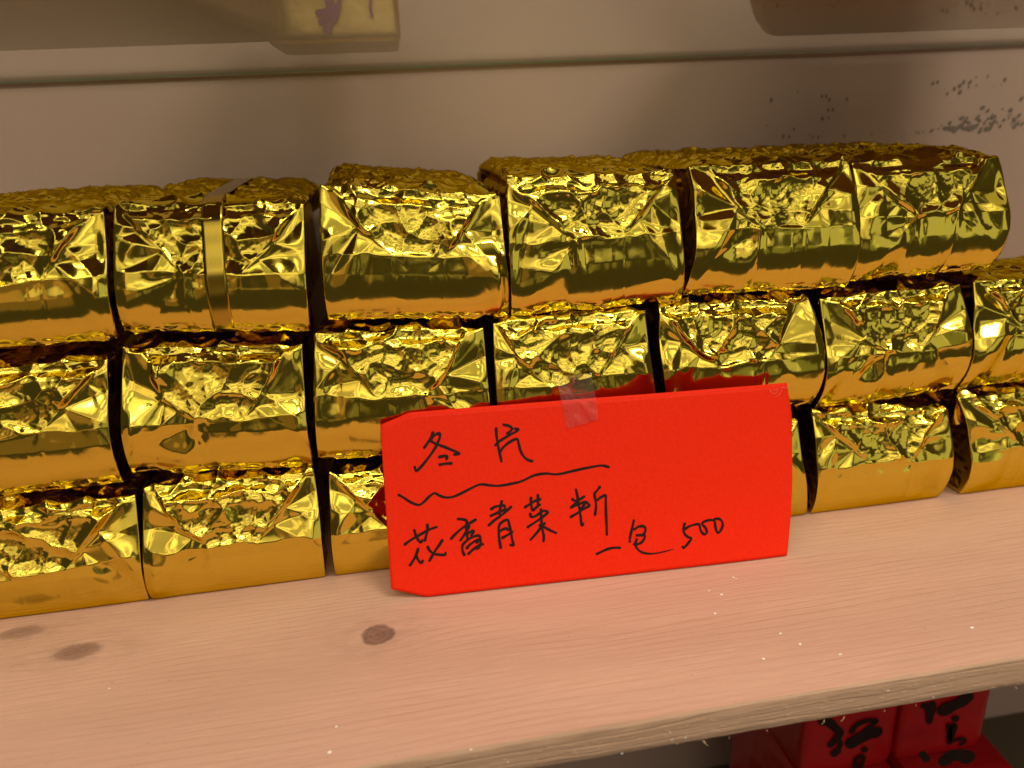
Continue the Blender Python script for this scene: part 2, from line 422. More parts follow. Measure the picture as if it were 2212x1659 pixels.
for p, s in [(S6(560, 469), .5), (S6(1723, 664), .7), (S6(1690, 796), .9), (S7(1581, 84), .8), (S7(1916, 187), .8), (S7(2018, 242), .9), (S7(1830, 317), .9),
          (S8(1872, 118), 1.0), (S4(2022, 1080), .8), (S4(2056, 1102), .5), (S4(1668, 1273), .5), (S4(1845, 1328), .9), (S4(1755, 1605), .8),
          (S7(331, 782), .6), (S8(1012, 292), .9), (S8(850, 1240 - 2400 + 2400), .0)]:
    if s == 0: continue
    c = at_z(p, 0.00012)
    flecks.append((c, 0.00085 * s, 0.00062 * s, rng.uniform(-.3, .3)))
blobs('paint_flecks', flecks, 'z', M_flake, shelf)
fl2 = []
for p, s in [(S7(1105, 802), .8), (S7(1352, 695), .7), (S7(1430, 722), .8), (S7(1362, 731), .5), (S7(520, 847), .6), (S8(1322, 530), .9), (S8(1620, 573), .7)]:
    c = at_y(p, SH_Y0 - 0.0004)
    fl2.append((c, 0.0006 * s, 0.0004 * s, 0))
blobs('edge_paint_flecks', fl2, 'y', M_flake, shelf)

def tube(V, F, pts, r0, r1, n=5):
    base = len(V); k = len(pts)
    for i, p in enumerate(pts):
        t = Vector(pts[min(i + 1, k - 1)]) - Vector(pts[max(i - 1, 0)])
        a = t.orthogonal().normalized(); c = t.cross(a).normalized(); r = r0 + (r1 - r0) * i / (k - 1)
        for j in range(n):
            th = 2 * math.pi * j / n
            q = Vector(p) + a * (r * math.cos(th)) + c * (r * math.sin(th)); V.append(tuple(q))
    for i in range(k - 1):
        for j in range(n):
            F.append((base + i * n + j, base + i * n + (j + 1) % n, base + (i + 1) * n + (j + 1) % n, base + (i + 1) * n + j))
V, F = [], []
for px_, py_, ln in [(905, 735, 3), (1035, 715, 3.2), (110, 870, 4.5), (120, 875, 3), (1500, 640, 1.5), (2155, 512, 1.5), (285, 838, 1.6), (530, 775, 1.2), (1300, 658, 1.2)]:
    c = at_y(S8(px_, py_), SH_Y0 - 0.0002); c[2] = -SH_T
    dx = rng.uniform(-.6, .6)
    pts = [(c[0] + dx * ln * t * 0.001, c[1] - 0.0004 * math.sin(3 * t), c[2] + 0.0005 - ln * 0.0006 * t) for t in (0, .33, .66, 1)]
    tube(V, F, pts, 0.00013, 0.00005, 4)
for i in range(170):                                  # short raised splinters of the sawn face
    x = rng.uniform(-0.02, 0.34); z = rng.uniform(-0.0118, -0.002)
    L = rng.uniform(0.0006, 0.002); a = rng.gauss(0, .35)
    y = SH_Y0 - 0.0003
    tube(V, F, [(x, y + 0.0002, z), (x + L * .5, y - 0.0003, z + L * .5 * math.sin(a)), (x + L, y - 0.0001, z + L * math.sin(a))], 0.00007, 0.00003, 3)
fib = make_mesh('wood_fibres', V, F, M_fibre, shelf); fib['kind'] = 'stuff'

# mould specks on the wall
def S2(x, y): return ((2900 + x * 1132 / 2212) * .548611, (y * 1132 / 2212) * .548611)
spk = []
for x, y, r in [(268, 768, 17), (471, 702, 10), (655, 740, 13), (692, 740, 12), (715, 768, 15), (850, 762, 15), (705, 845, 11), (742, 845, 14), (662, 912, 17), (706, 908, 11),
                (238, 963, 10), (405, 992, 5), (444, 993, 13), (360, 1048, 15), (407, 1050, 12), (560, 1035, 8), (585, 1055, 11), (628, 1058, 12), (655, 1050, 7), (665, 1012, 6), (832, 1048, 11),
                (1042, 1033, 10), (1122, 1018, 5), (1290, 1035, 5), (1385, 1012, 8), (1405, 1022, 10), (1438, 1014, 7), (1500, 1008, 13), (1520, 995, 8), (1555, 990, 10), (1580, 965, 8),
                (1512, 640, 14), (1550, 630, 14), (1608, 680, 6), (1625, 720, 12), (1680, 678, 16), (1720, 660, 18), (1750, 632, 20), (1722, 710, 20), (1790, 668, 9), (1800, 628, 20), (1845, 592, 8), (1848, 655, 9),
                (1936, 585, 11), (2068, 612, 17), (1985, 665, 6), (2040, 650, 6)]:
    c = at_y(S2(x, y), WALL_Y - 0.0004)
    spk.append((c, r * 0.000062, r * 0.000085, rng.uniform(-.5, .2)))
for i in range(100):                                  # the dense smear running up to the right
    t = rng.random() ** 0.75
    x = 1580 + 760 * t; y = 955 - 60 * t + rng.gauss(0, 22 + 30 * t)
    if rng.random() < .25: y = 985 + rng.gauss(0, 8); x = rng.uniform(1600, 1960)
    c = at_y(S2(x, y), WALL_Y - 0.0004)
    r = rng.uniform(8, 24)
    spk.append((c, r * 0.000085, r * 0.000062, rng.uniform(.1, .9)))
blobs('mould_specks', spk, 'y', M_mould, wall)

# glass shelf above
GZ0, GZ1 = 0.2205, 0.2255
glass = thing('glass_shelf', (0.1, WALL_Y - 0.001, GZ0), 'clear glass shelf with dark green back edge, above the gold packs', 'glass shelf')
def local(o, parent):
    o.matrix_parent_inverse = Matrix.Translation(-Vector(parent.location)); return o
gp = local(box_mesh('glass_pane', -0.70, 0.95, -0.150, WALL_Y - 0.0025, GZ0, GZ1, M_glass, glass), glass)
ge = local(box_mesh('glass_edge', -0.70, 0.95, WALL_Y - 0.0024, WALL_Y - 0.0006, GZ0 - 0.0001, GZ0 + 0.0007, M_glass_edge, glass), glass)

# lower shelf under the pine board
LOW_Z = -0.315
low = box_mesh('lower_shelf', -0.70, 0.98, -0.12, WALL_Y - 0.001, LOW_Z - 0.018, LOW_Z, M_dark_wood, bevel=0.001)
low['kind'] = 'structure'

# ------------------------------------------------------------------ gold foil tea packs
# six outline points of each front (top-left, top-right, mid-left, mid-right, bottom-left, bottom-right), row, then the folds:
# L, R = ends of the crease under the sunken window; PL, PR = pinch points at its sides; fl, fr = strength of the pleats below L and R
PACKS = {
 'T1': dict(px=[None, (219, 455), None, (231, 604), None, (252, 736)], L=(.34, .50), R=(.68, .50), PL=(.18, .74), PR=(.80, .74), fl=.1, fr=.15),
 'T2': dict(px=[(240, 442), (655, 439), (240, 588), (661, 591), (262, 721), (671, 721)], L=(.36, .49), R=(.64, .46), PL=(.15, .80), PR=(.84, .70), fl=1.1, fr=.2),
 'T3': dict(px=[(689, 398), (1083, 423), (690, 540), (1096, 560), (706, 696), (1100, 687)], L=(.37, .50), R=(.655, .49), PL=(.21, .71), PR=(.77, .70), fl=.15, fr=.2),
 'T4': dict(px=[(1095, 383), (1462, 375), (1100, 540), (1479, 560), (1106, 687), (1477, 654)], L=(.375, .53), R=(.65, .55), PL=(.14, .78), PR=(.83, .79), fl=1.4, fr=.25),
 'T5': dict(px=[(1494, 360), (1845, 346), (1506, 474), (1860, 527), (1480, 637), (1838, 626)], L=(.37, .50), R=(.65, .51), PL=(.25, .67), PR=(.81, .78), fl=1.1, fr=.15),
 'T6': dict(px=[(1849, 349), (2168, 335), (1862, 470), (2189, 456), (1845, 609), (2147, 584)], L=(.355, .515), R=(.635, .53), PL=(.18, .77), PR=(.75, .70), fl=1.2, fr=.7),
 'M1': dict(px=[None, (228, 778), None, (236, 933), None, (264, 1049)], L=(.35, .46), R=(.645, .49), PL=(.18, .74), PR=(.89, .83), fl=.1, fr=.25),
 'M2': dict(px=[(259, 755), (653, 749), (252, 887), (661, 892), (279, 1030), (678, 1015)], L=(.385, .44), R=(.65, .45), PL=(.24, .64), PR=(.77, .63), fl=1.3, fr=.2),
 'M3': dict(px=[(677, 723), (1047, 710), (675, 861), (1059, 854), (685, 999), (1065, 975)], L=(.385, .50), R=(.635, .51), PL=(.15, .79), PR=(.755, .65), fl=.15, fr=1.1),
 'M4': dict(px=[(1066, 700), (1399, 672), (1070, 817), (1415, 804), (1080, 960), (1425, 935)], L=(.345, .48), R=(.655, .52), PL=(.15, .72), PR=(.80, .74), fl=.3, fr=.25),
 'M5': dict(px=[(1427, 664), (1753, 643), (1434, 784), (1783, 800), (1450, 925), (1760, 879)], L=(.33, .48), R=(.62, .49), PL=(.14, .71), PR=(.72, .63), fl=.1, fr=.1),
 'M6': dict(px=[(1776, 646), (2082, 618), (1790, 757), (2106, 734), (1767, 890), (2073, 847)], L=(.375, .48), R=(.63, .46), PL=(.26, .62), PR=(.75, .65), fl=1.2, fr=.4),
 'M7': dict(px=[(2112, 611), None, (2110, 722), None, (2079, 842), None], L=(.37, .48), R=(.64, .49), PL=(.24, .66), PR=(.78, .7), fl=.3, fr=.2),
 'B1': dict(px=[None, (290, 1077), None, (303, 1207), None, (322, 1307)], L=(.33, .42), R=(.60, .45), PL=(.16, .7), PR=(.78, .74), fl=.1, fr=.2),
 'B2': dict(px=[(304, 1059), (678, 1027), (310, 1223), (696, 1162), (325, 1312), (704, 1255)], L=(.365, .46), R=(.63, .46), PL=(.20, .67), PR=(.81, .73), fl=.7, fr=.15),
 'B3': dict(px=[(708, 1031), None, (714, 1165), None, (726, 1267), None], L=(.36, .48), R=(.64, .47), PL=(.17, .76), PR=(.8, .72), fl=.2, fr=.3),
 'B4': dict(px=[None] * 6, L=(.36, .48), R=(.64, .48), PL=(.2, .72), PR=(.8, .72), fl=.2, fr=.2),
 'B5': dict(px=[None, (1730, 912), None, (1746, 1007), None, (1747, 1133)], L=(.36, .48), R=(.64, .48), PL=(.2, .72), PR=(.84, .70), fl=.2, fr=.2),
 'B6': dict(px=[(1761, 897), (2056, 887), (1769, 1015), (2060, 1020), (1755, 1131), (2032, 1092)], L=(.38, .50), R=(.69, .49), PL=(.16, .79), PR=(.79, .74), fl=.3, fr=.3),
 'B7': dict(px=[(2078, 864), None, (2099, 1002), None, (2078, 1084), None], L=(.36, .48), R=(.64, .48), PL=(.22, .72), PR=(.8, .74), fl=.2, fr=.2),
}
ROW_Y = {'T': 0.010, 'M': 0.005, 'B': 0.0}
LABELS = {
 'T1': 'gold foil tea pack cut off by the left edge, in the top row',
 'T2': 'gold foil tea pack with a vertical ribbon strip, top row',
 'T3': 'gold foil tea pack just right of the one with the ribbon, top row',
 'T4': 'gold foil tea pack with a deep dent left of centre, fourth in top row',
 'T5': 'gold foil tea pack second from the right end of the top row',
 'T6': 'gold foil tea pack at the right end of the top row',
 'M1': 'gold foil tea pack cut off by the left edge, in the middle row',
 'M2': 'gold foil tea pack second from left in the middle row',
 'M3': 'gold foil tea pack of the middle row behind the envelope top left corner',
 'M4': 'gold foil tea pack in the middle row that the clear tape is stuck to',
 'M5': 'gold foil tea pack of the middle row behind the envelope top right corner',
 'M6': 'gold foil tea pack second from right in the middle row',
 'M7': 'gold foil tea pack cut off by the right edge, in the middle row',
 'B1': 'gold foil tea pack cut off by the left edge, in the bottom row',
 'B2': 'gold foil tea pack second from left in the bottom row, standing on the shelf',
 'B3': 'gold foil tea pack of the bottom row half hidden by the envelope left end',
 'B4': 'gold foil tea pack of the bottom row hidden behind the middle of the envelope',
 'B5': 'gold foil tea pack of the bottom row, a sliver showing right of the envelope',
 'B6': 'gold foil tea pack second from right in the bottom row',
 'B7': 'gold foil tea pack cut off by the right edge, in the bottom row',
}
def outline(key):
    row = key[0]; y = ROW_Y[row]; pts = []
    for i, p in enumerate(PACKS[key]['px']):
        yy = y + (.006 if i < 2 else 0 if i < 4 else .003)
        pts.append(None if p is None else at_y(p, yy))
    return pts
OUT = {k: outline(k) for k in PACKS}
W0 = 0.0745
for k, P in OUT.items():
    if k == 'B4': continue
    for i in (0, 2, 4):
        if P[i] is None and P[i + 1] is not None and k not in ('B5',): P[i] = P[i + 1] + np.array([-W0, 0, .0005])
        if P[i + 1] is None and P[i] is not None and k not in ('B3',): P[i + 1] = P[i] + np.array([W0, 0, -.0005])
for i in (0, 2, 4):                                     # the three packs behind the envelope share the space evenly
    a, b_ = OUT['B3'][i], OUT['B5'][i + 1]
    w = (b_[0] - a[0] - 0.003) / 3
    mk = lambda t, x: np.array([x, a[1], a[2] * (1 - t) + b_[2] * t])
    OUT['B3'][i + 1] = mk(.33, a[0] + w); OUT['B4'][i] = mk(.34, a[0] + w + .0015)
    OUT['B4'][i + 1] = mk(.66, a[0] + 2 * w + .0015); OUT['B5'][i] = mk(.67, a[0] + 2 * w + .003)
for k in OUT:                                           # keep the bottom row standing on the board
    if k[0] == 'B':
        for i in (4, 5): OUT[k][i] = np.array([OUT[k][i][0], OUT[k][i][1], 0.0006])

def build_pack(key):
    spec = PACKS[key]; P6 = OUT[key]; row = key[0]; y0 = ROW_Y[row]
    seed = sum(ord(c) * (7 + i * 31) for i, c in enumerate(key)); nz = Noise(seed)
    g = random.Random(seed)
    hidden = key == 'B4'
    TL, TR, ML, MR, BL, BR = P6
    top_len = {'T': 0.112, 'M': 0.034, 'B': 0.034}[row] + g.uniform(-.004, .004)
    Hh = ((TL[2] - BL[2]) + (TR[2] - BR[2])) / 2 * 1000      # mm
    W = (MR[0] - ML[0]) * 1000
    nu = 60 if hidden else 150
    nf = 50 if hidden else 120
    # rows of the sheet: underside, front, top
    vb = np.linspace(-0.30, 0, 18 if not hidden else 6, endpoint=False)
    vf = np.linspace(0, 1, nf, endpoint=False)
    ntop = {'T': 120, 'M': 44, 'B': 44}[row] if not hidden else 12
    wt = (np.linspace(0, 1, ntop)) ** (1.35 if row == 'T' else 1.0)
    u = np.linspace(0, 1, nu)
    rows_x0, rows_x1, rows_y, rows_z0, rows_z1, vv, zone = [], [], [], [], [], [], []
    def xq(a, b_, c, v):                                     # edge curve through bottom, middle (0.45) and top
        l0 = (v - .45) * (v - 1) / (.45); l1 = v * (v - 1) / (.45 * (.45 - 1)); l2 = v * (v - .45) / (1 * .55)
        return a * l0 + b_ * l1 + c * l2
    lean_back = g.uniform(.0078, .0095)
    yb = 0.0065 if row != 'B' else 0.0055
    for v in vb:                                              # underside
        t = -v / 0.30
        rows_x0.append(BL[0] + .0004); rows_x1.append(BR[0] - .0004)
        rows_y.append(y0 + yb + 0.022 * t ** 1.2); rows_z0.append(BL[2] + 0.0002 * t); rows_z1.append(BR[2] + 0.0002 * t); vv.append(v); zone.append(0)
    for v in vf:
        rows_x0.append(xq(BL[0], ML[0], TL[0], v)); rows_x1.append(xq(BR[0], MR[0], TR[0], v))
        yv = y0
        if v < .40: yv += yb * ((.40 - v) / .40) ** 2.4
        if v > .36: yv += lean_back * ((v - .36) / .64) ** 1.25
        vz = v + 0.012 * math.sin(v * math.pi)
        rows_y.append(yv); rows_z0.append(BL[2] + (TL[2] - BL[2]) * vz); rows_z1.append(BR[2] + (TR[2] - BR[2]) * vz); vv.append(v); zone.append(1)
    rise = {'T': 0.0016, 'M': 0.0028, 'B': 0.0028}[row]; rlen = .004 if row == 'T' else .007
    bulge = g.uniform(-.0012, .0018)
    for w in wt:
        d = w * top_len
        rows_x0.append(TL[0] + 0.0008 * sstep(0, .01, d)); rows_x1.append(TR[0] - 0.0008 * sstep(0, .01, d))
        zz = rise * (1 - math.exp(-d / rlen)) + bulge * math.sin(math.pi * min(w * 1.1, 1)) * (row == 'T')
        zz -= 0.010 * max(0, (w - .9) / .1) ** 2 if row == 'T' else 0.004 * max(0, (w - .8) / .2) ** 2
        rows_y.append(y0 + lean_back + d); rows_z0.append(TL[2] + zz); rows_z1.append(TR[2] + zz); vv.append(1 + d * 1000 / Hh); zone.append(2)
    x0 = np.array(rows_x0)[:, None]; x1 = np.array(rows_x1)[:, None]; Yc = np.array(rows_y)[:, None]
    z0 = np.array(rows_z0)[:, None]; z1 = np.array(rows_z1)[:, None]; vv = np.array(vv); zone = np.array(zone)
    U = u[None, :]
    P = np.stack([x0 + (x1 - x0) * U, np.broadcast_to(Yc, (len(vv), nu)).copy(), z0 + (z1 - z0) * U], -1)
    # shoulders of the top roll down to the sides
    edge = np.minimum(u, 1 - u)[None, :] * W
    tz = (zone == 2)[:, None]
    dtop = np.clip((vv - 1)[:, None] * Hh, 0, None)
    P[..., 2] -= np.where(tz, 0.0045 * np.clip(1 - edge / 9, 0, 1) ** 2.2 * sstep(0, 14, dtop), 0)
    N = grid_normals(P)
    if N[len(vb) + nf // 2, nu // 2, 1] > 0: N = -N
    # ---- relief, all in millimetres
    A = np.broadcast_to(u[None, :] * W, (len(vv), nu)); B = np.broadcast_to(vv[:, None] * Hh, (len(vv), nu))
    mm = lambda p: (p[0] * W, p[1] * Hh)
    L, R, PL, PR = (mm(spec[k]) for k in ('L', 'R', 'PL', 'PR'))
    TLc = mm((max(.02, spec['PL'][0] - .13), .955)); TRc = mm((min(.98, spec['PR'][0] + .13), .955))
    poly = [L, PL, TLc, (-2, Hh * .985), (-2, Hh * 4), (W + 2, Hh * 4), (W + 2, Hh * .985), TRc, PR, R]
    wob = 1.0 * nz.smooth(A / 6, B / 6 + 3) + 1.5 * nz.smooth(A / 13 + 4, B / 13)
    ins = in_poly(A + wob * .6, B + wob * .5, poly)
    dmin = np.full(A.shape, 1e3)
    for a, b_ in ((L, PL), (PL, TLc), (TLc, poly[3]), (poly[6], TRc), (TRc, PR), (PR, R), (R, L)):
        dmin = np.minimum(dmin, seg_dist(A + wob * .6, B + wob * .5, a, b_)[0])
    sd = np.where(ins, dmin, -dmin)
    inside = sstep(-.3, 1.6, sd)
    VN = B / Hh
    topz = sstep(.86, .95, VN)
    h = np.zeros(A.shape)
    # sunken window with the leaves pressing through
    depth = 0.9 + .5 * g.random()
    h -= depth * sstep(-.2, 7.0, sd) * (1 - topz)
    c1 = facets(nz, A * 0.9, B + 50, g.uniform(8, 12.5)); c2 = facets(nz, A + 200, B + 90, g.uniform(5.0, 7.0)); c5 = facets(nz, A + 30, B + 190, 1.9)
    win = inside * (1 - topz)
    calm = sstep(-.25, .35, nz.smooth(A / 14 + 3, B / 9 + 8))   # calmer patches where leaves press through in small lumps
    h += win * np.clip(VN - spec['L'][1], 0, 1) * Hh * .13
    h += win * (2.6 * (c1 - .2) + (1.1 - .8 * calm) * (c2 - .2) + .15 * (c5 - .2) * calm)
    # crinkled roll over the top edge and the top face
    c3 = facets(nz, A * 0.8 + 77, B + 300, g.uniform(5.6, 7.8), 1.3); c4 = facets(nz, A * .7 + 11, B + 500, 2.4, 1.1)
    tamp = topz * inside
    far = sstep(6, 26, dtop)
    h += tamp * far * 1.0 * (facets(nz, A * .75 + 5, B + 700, 2.7, 1.2) - .2)
    h += tamp * ((2.7 - 1.3 * far) * (c3 - .2) + (.34 + .15 * far) * (c4 - .2))
    # sharp crests
    def ridge(a, b_, amp, w, taper=0.0):
        d, t = seg_dist(A + wob * .6, B + wob * .5, a, b_)
        return amp * np.exp(-d / w) * (1 - taper * t)
    crest = ridge(L, R, 1.0, 2.6)
    crest = np.maximum(crest, ridge(L, PL, .8, 1.3)); crest = np.maximum(crest, ridge(R, PR, .8, 1.3))
    crest = np.maximum(crest, ridge(PL, TLc, .55, .9, .5)); crest = np.maximum(crest, ridge(PR, TRc, .55, .9, .5))
    el = (0, L[1] + g.uniform(-.02, .05) * Hh); er = (W, R[1] + g.uniform(-.02, .05) * Hh)
    crest = np.maximum(crest, ridge(L, el, 1.1, 4.0, .3)); crest = np.maximum(crest, ridge(R, er, 1.1, 4.0, .3))
    # folded lip above the window
    lipv = .885 * Hh + 1.6 * nz.smooth(A / 9, A * 0 + 2) + .8 * nz.smooth(A / 3.5, A * 0 + 6)
    crest = np.maximum(crest, (.75 + .55 * nz.smooth(A / 7 + 60, A * 0)) * np.exp(-np.abs(B - lipv) / .8) * sstep(PL[0] - 3, PL[0] + 3, A) * (1 - sstep(PR[0] - 3, PR[0] + 3, A)))
    h += crest
    # fans of pleats running from the pinch points to the side edges, and down from the window corners
    def fan(c, ang, spread, k, amp, r0, r1, ph):       # cone of straight pleats that runs from a pinch point
        dx, dy = A - c[0], B - c[1]; r = np.hypot(dx, dy); th = np.arctan2(dy, dx)
        da = (th - ang + math.pi) % (2 * math.pi) - math.pi
        msk = np.clip((1 - np.abs(da) / spread) * 2.2, 0, 1)
        x = da * k * (1 + .25 * np.sin(da * 1.7 + ph)) + ph
        z = np.abs((x / math.pi) % 2 - 1) * 2 - 1
        z = .62 * z + .38 * np.cos(x)
        rr = np.where(r < r1, r, r1 + (r - r1) * .15)
        return amp * .085 * msk * z * rr
    out_side = 1 - inside
    for c, ang in ((PL, math.pi), (PR, 0.0)):
        h += out_side * fan(c, ang + g.uniform(-.15, .15), 1.55, g.uniform(2.6, 4.4), g.uniform(.9, 1.7), 6.0, 18, g.uniform(0, 6))
        mid = ((c[0] + (L if c is PL else R)[0]) / 2, (c[1] + (L if c is PL else R)[1]) / 2)
        h += out_side * fan(mid, ang + (.35 if c is PL else -.35), 1.1, 3.4, g.uniform(.6, 1.3), 4.0, 12, g.uniform(0, 6))
    for c, s, sgn in ((L, spec['fl'], -1), (R, spec['fr'], 1)):        # upright crease under each window corner, dented beside it
        ln_ = 6 + 8 * min(s, 1.0); tip = (c[0] + g.uniform(-1, 1), c[1] - ln_)
        d_, t_ = seg_dist(A, B, c, tip); k_ = (1 - t_ ** 1.5)
        h += out_side * s * k_ * (.75 * np.exp(-d_ / 1.3) - .55 * np.exp(-((d_ - 3.6) / 2.2) ** 2))
        if s > .5:
            ox, oy = g.uniform(6, 9) * sgn, -g.uniform(4, 7)
            q = ((A - c[0] - ox) / 7.5) ** 2 + ((B - c[1] - oy) / 5.5) ** 2
            h -= out_side * s * 1.0 * np.exp(-q ** 1.5)
            h += out_side * s * .8 * fan((c[0], c[1] - 1), -math.pi / 2 + sgn * .55, .9, 4.2, 1.1, 4.0, 8, g.uniform(0, 6))
    # long soft waves and thin pressed lines of the smooth lower flap
    low_m = 1 - sstep(spec['L'][1] - .06, spec['L'][1] + .02, VN)
    h += (.40 * nz.smooth(A / 34, B / 16 + 4) + .05 * nz.smooth(A / 12 + 8, B / 6)
          + .55 * (facets(nz, A * .62 + 130, B + 60, 24, .6) - .2) + .08 * (facets(nz, A * .8 + 330, B + 260, 8, .8) - .2)) * out_side
    h += .018 * nz.smooth(A / 2.4, B / 5 + 70) * out_side
    for ua, am in ((spec['L'][0] + .01, .17), (spec['R'][0], .20), (spec['R'][0] - .075, .10), (spec['L'][0] + .07, .05)):
        bend = .35 * nz.smooth(B / 9 + ua * 50, B * 0)
        h -= am * low_m * np.exp(-np.abs(A - ua * W - bend) / .5) * sstep(-.02, .08, VN)
    # crinkled strip where the foil turns under
    und = 1 - sstep(.015, .075, VN)
    if row != 'B': h += und * (.9 * (facets(nz, A * .7 + 400, B * 1.5 + 20, 3.2) - .2))
    # edges and base stay pressed flat
    h *= np.where(zone[:, None] == 1, .25 + .75 * sstep(0, 5, edge), 1)
    if row == 'B': h *= .12 + .88 * sstep(.0, .16, VN)
    h -= .35 * np.exp(-edge / .55)
    P = P + N * (h[..., None] * 0.001)
    if row == 'B': P[..., 2] = np.maximum(P[..., 2], 0.0004)
    # side returns: the sheet folds back round both edges
    side_rng = [(.0004, .0012), (.0011, .004), (.0018, .009), (.0024, .016)]
    left, right = [], []
    for k_, (dx, dn) in enumerate(side_rng):
        jit = (0.0006 * (k_ + 1) / 4) * nz.smooth(vv * Hh / 3.0 + k_ * 7, np.full(vv.shape, 3.3 * k_))
        ql = P[:, 0] - N[:, 0] * dn; ql[:, 0] += dx + jit; left.append(ql)
        qr = P[:, -1] - N[:, -1] * dn; qr[:, 0] -= dx + jit; right.append(qr)
    cols = [l[:, None] for l in left[::-1]] + [P] + [r[:, None] for r in right]
    G = np.concatenate(cols, 1); nc = G.shape[1]
    GN = grid_normals(G)
    if GN[len(vb) + nf // 2, nc // 2, 1] > 0: GN = -GN
    F = grid_faces(len(vv), nc)
    fr_, fc_ = np.divmod(np.arange(len(F)), nc - 1)
    # which piece of the wrapper each face belongs to
    ci = np.clip(fc_ - len(side_rng), 0, nu - 1)
    f_in = inside[fr_, ci] > .5; f_v = VN[fr_, ci]; f_u = u[ci]
    crest_v = np.where(f_u < spec['L'][0], spec['L'][1], np.where(f_u > spec['R'][0], spec['R'][1], (spec['L'][1] + spec['R'][1]) / 2))
    part = np.where(f_v > .97, 1, np.where(f_in, 1, np.where(f_v < crest_v, 0, np.where(f_u < .5, 2, 3))))
    cx = (ML[0] + MR[0]) / 2; base = Vector((cx, y0 + .05, min(BL[2], BR[2])))
    root = thing('tea_pack', base, LABELS[key], 'tea pack', 'gold foil tea packs stacked in three rows')
    flipped = np.cross(G[1, 1] - G[0, 1], G[0, 2] - G[0, 1]) @ GN[0, 1] < 0
    for pid, nm, mt in ((0, 'lower_flap', M_foil), (1, 'crumpled_panel', M_foil_crumple), (2, 'corner_fold', M_foil), (3, 'corner_fold', M_foil)):
        fs = F[part == pid]
        if len(fs) == 0: continue
        used, inv = np.unique(fs, return_inverse=True)
        fs2 = inv.reshape(fs.shape)
        # wind the faces so that they look outwards
        a = G.reshape(-1, 3)[used]; nn = GN.reshape(-1, 3)[used]
        fn = np.cross(a[fs2[:, 1]] - a[fs2[:, 0]], a[fs2[:, 2]] - a[fs2[:, 0]])
        if (fn * nn[fs2[:, 0]]).sum() < 0: fs2 = fs2[:, ::-1]
        o = make_mesh(nm, a, fs2, mt, root, True, nn)
        local(o, root)
    # rest of the brick behind the front sheet
    nl, ns = 72, 40
    ylen = {'T': .110, 'M': .116, 'B': .122}[row]
    th = np.linspace(0, 2 * math.pi, nl, endpoint=False)
    ce, se = np.cos(th), np.sin(th)
    sq = lambda x: np.sign(x) * np.abs(x) ** .28
    hw = (MR[0] - ML[0]) / 2 - .0026; zc0 = (BL[2] + BR[2]) / 2 + .0012; zc1 = (TL[2] + TR[2]) / 2 - .0034
    RG = []
    for i in range(ns):
        t = i / (ns - 1); yy = y0 + .0105 + (ylen - .0105) * t
        k = 1 - .12 * max(0, (t - .9) / .1) ** 2 - .03 * max(0, (.05 - t) / .05)
        s_ = th / (2 * math.pi) * 240; 
        d_ = .0013 * (crumple(nz, s_ * .9, np.full(nl, t * 110.0 + 40), 4.5) - .6)
        tilt = ((TR[2] + BR[2]) - (TL[2] + BL[2])) / 2 / (2 * hw)
        xx = cx + sq(ce) * (hw + d_) * k; zz = (zc0 + zc1) / 2 + sq(se) * ((zc1 - zc0) / 2 + d_ * .5) * k + tilt * (xx - cx)
        RG.append(np.stack([xx, np.full(nl, yy), zz], -1))
    RG = np.array(RG).reshape(-1, 3)
    Fb = []
    for i in range(ns - 1):
        for j in range(nl):
            Fb.append((i * nl + j, (i + 1) * nl + j, (i + 1) * nl + (j + 1) % nl, i * nl + (j + 1) % nl))
    Fb.append(tuple(range(nl))); Fb.append(tuple(range((ns - 1) * nl, ns * nl))[::-1])
    local(make_mesh('brick_body', RG, Fb, M_foil_crumple, root), root)
    return root, dict(P=P, N=N, u=u, vv=vv, h=h)
built = {}
for key in PACKS:
    built[key] = build_pack(key)

# ribbon strip over the second pack of the top row
root, d = built['T2']
P, N, u, vv = d['P'], d['N'], d['u'], d['vv']
rows = [i for i in range(len(vv)) if vv[i] > .012][::2]
cols = [j for j in range(len(u)) if .445 < u[j] < .565]
Q = []
for i in rows:
    lo, hi = max(0, i - 9), min(len(vv), i + 10)
    pt = P[lo:hi, cols[0]:cols[-1] + 1].mean((0, 1)); nn = N[i, cols[len(cols) // 2]]
    proud = max(0, ((P[max(0, i - 2):i + 3, cols[0]:cols[-1] + 1] - pt) @ nn).max())
    Q.append(pt + nn * (min(proud, .0011) + .0004))
Q = np.array(Q)
for _ in range(10): Q[1:-1] = (Q[:-2] + 2 * Q[1:-1] + Q[2:]) / 4
x0 = P[0, cols[0], 0]; x1 = P[0, cols[-1], 0]; shift = (x0 + x1) / 2
strips = []
for k in np.linspace(-1, 1, 7):
    q = Q.copy(); lean = np.interp(vv[rows], [0, 1, 3], [0.0016, 0, -0.002])
    q[:, 0] = P[rows, cols[len(cols) // 2], 0] + k * (x1 - x0) / 2 + lean; strips.append(q)
G = np.stack(strips, 1)
o = make_mesh('ribbon_strip', G.reshape(-1, 3), grid_faces(len(rows), 7), M_ribbon, root); local(o, root)
md = o.modifiers.new('thick', 'SOLIDIFY'); md.thickness = 0.00025

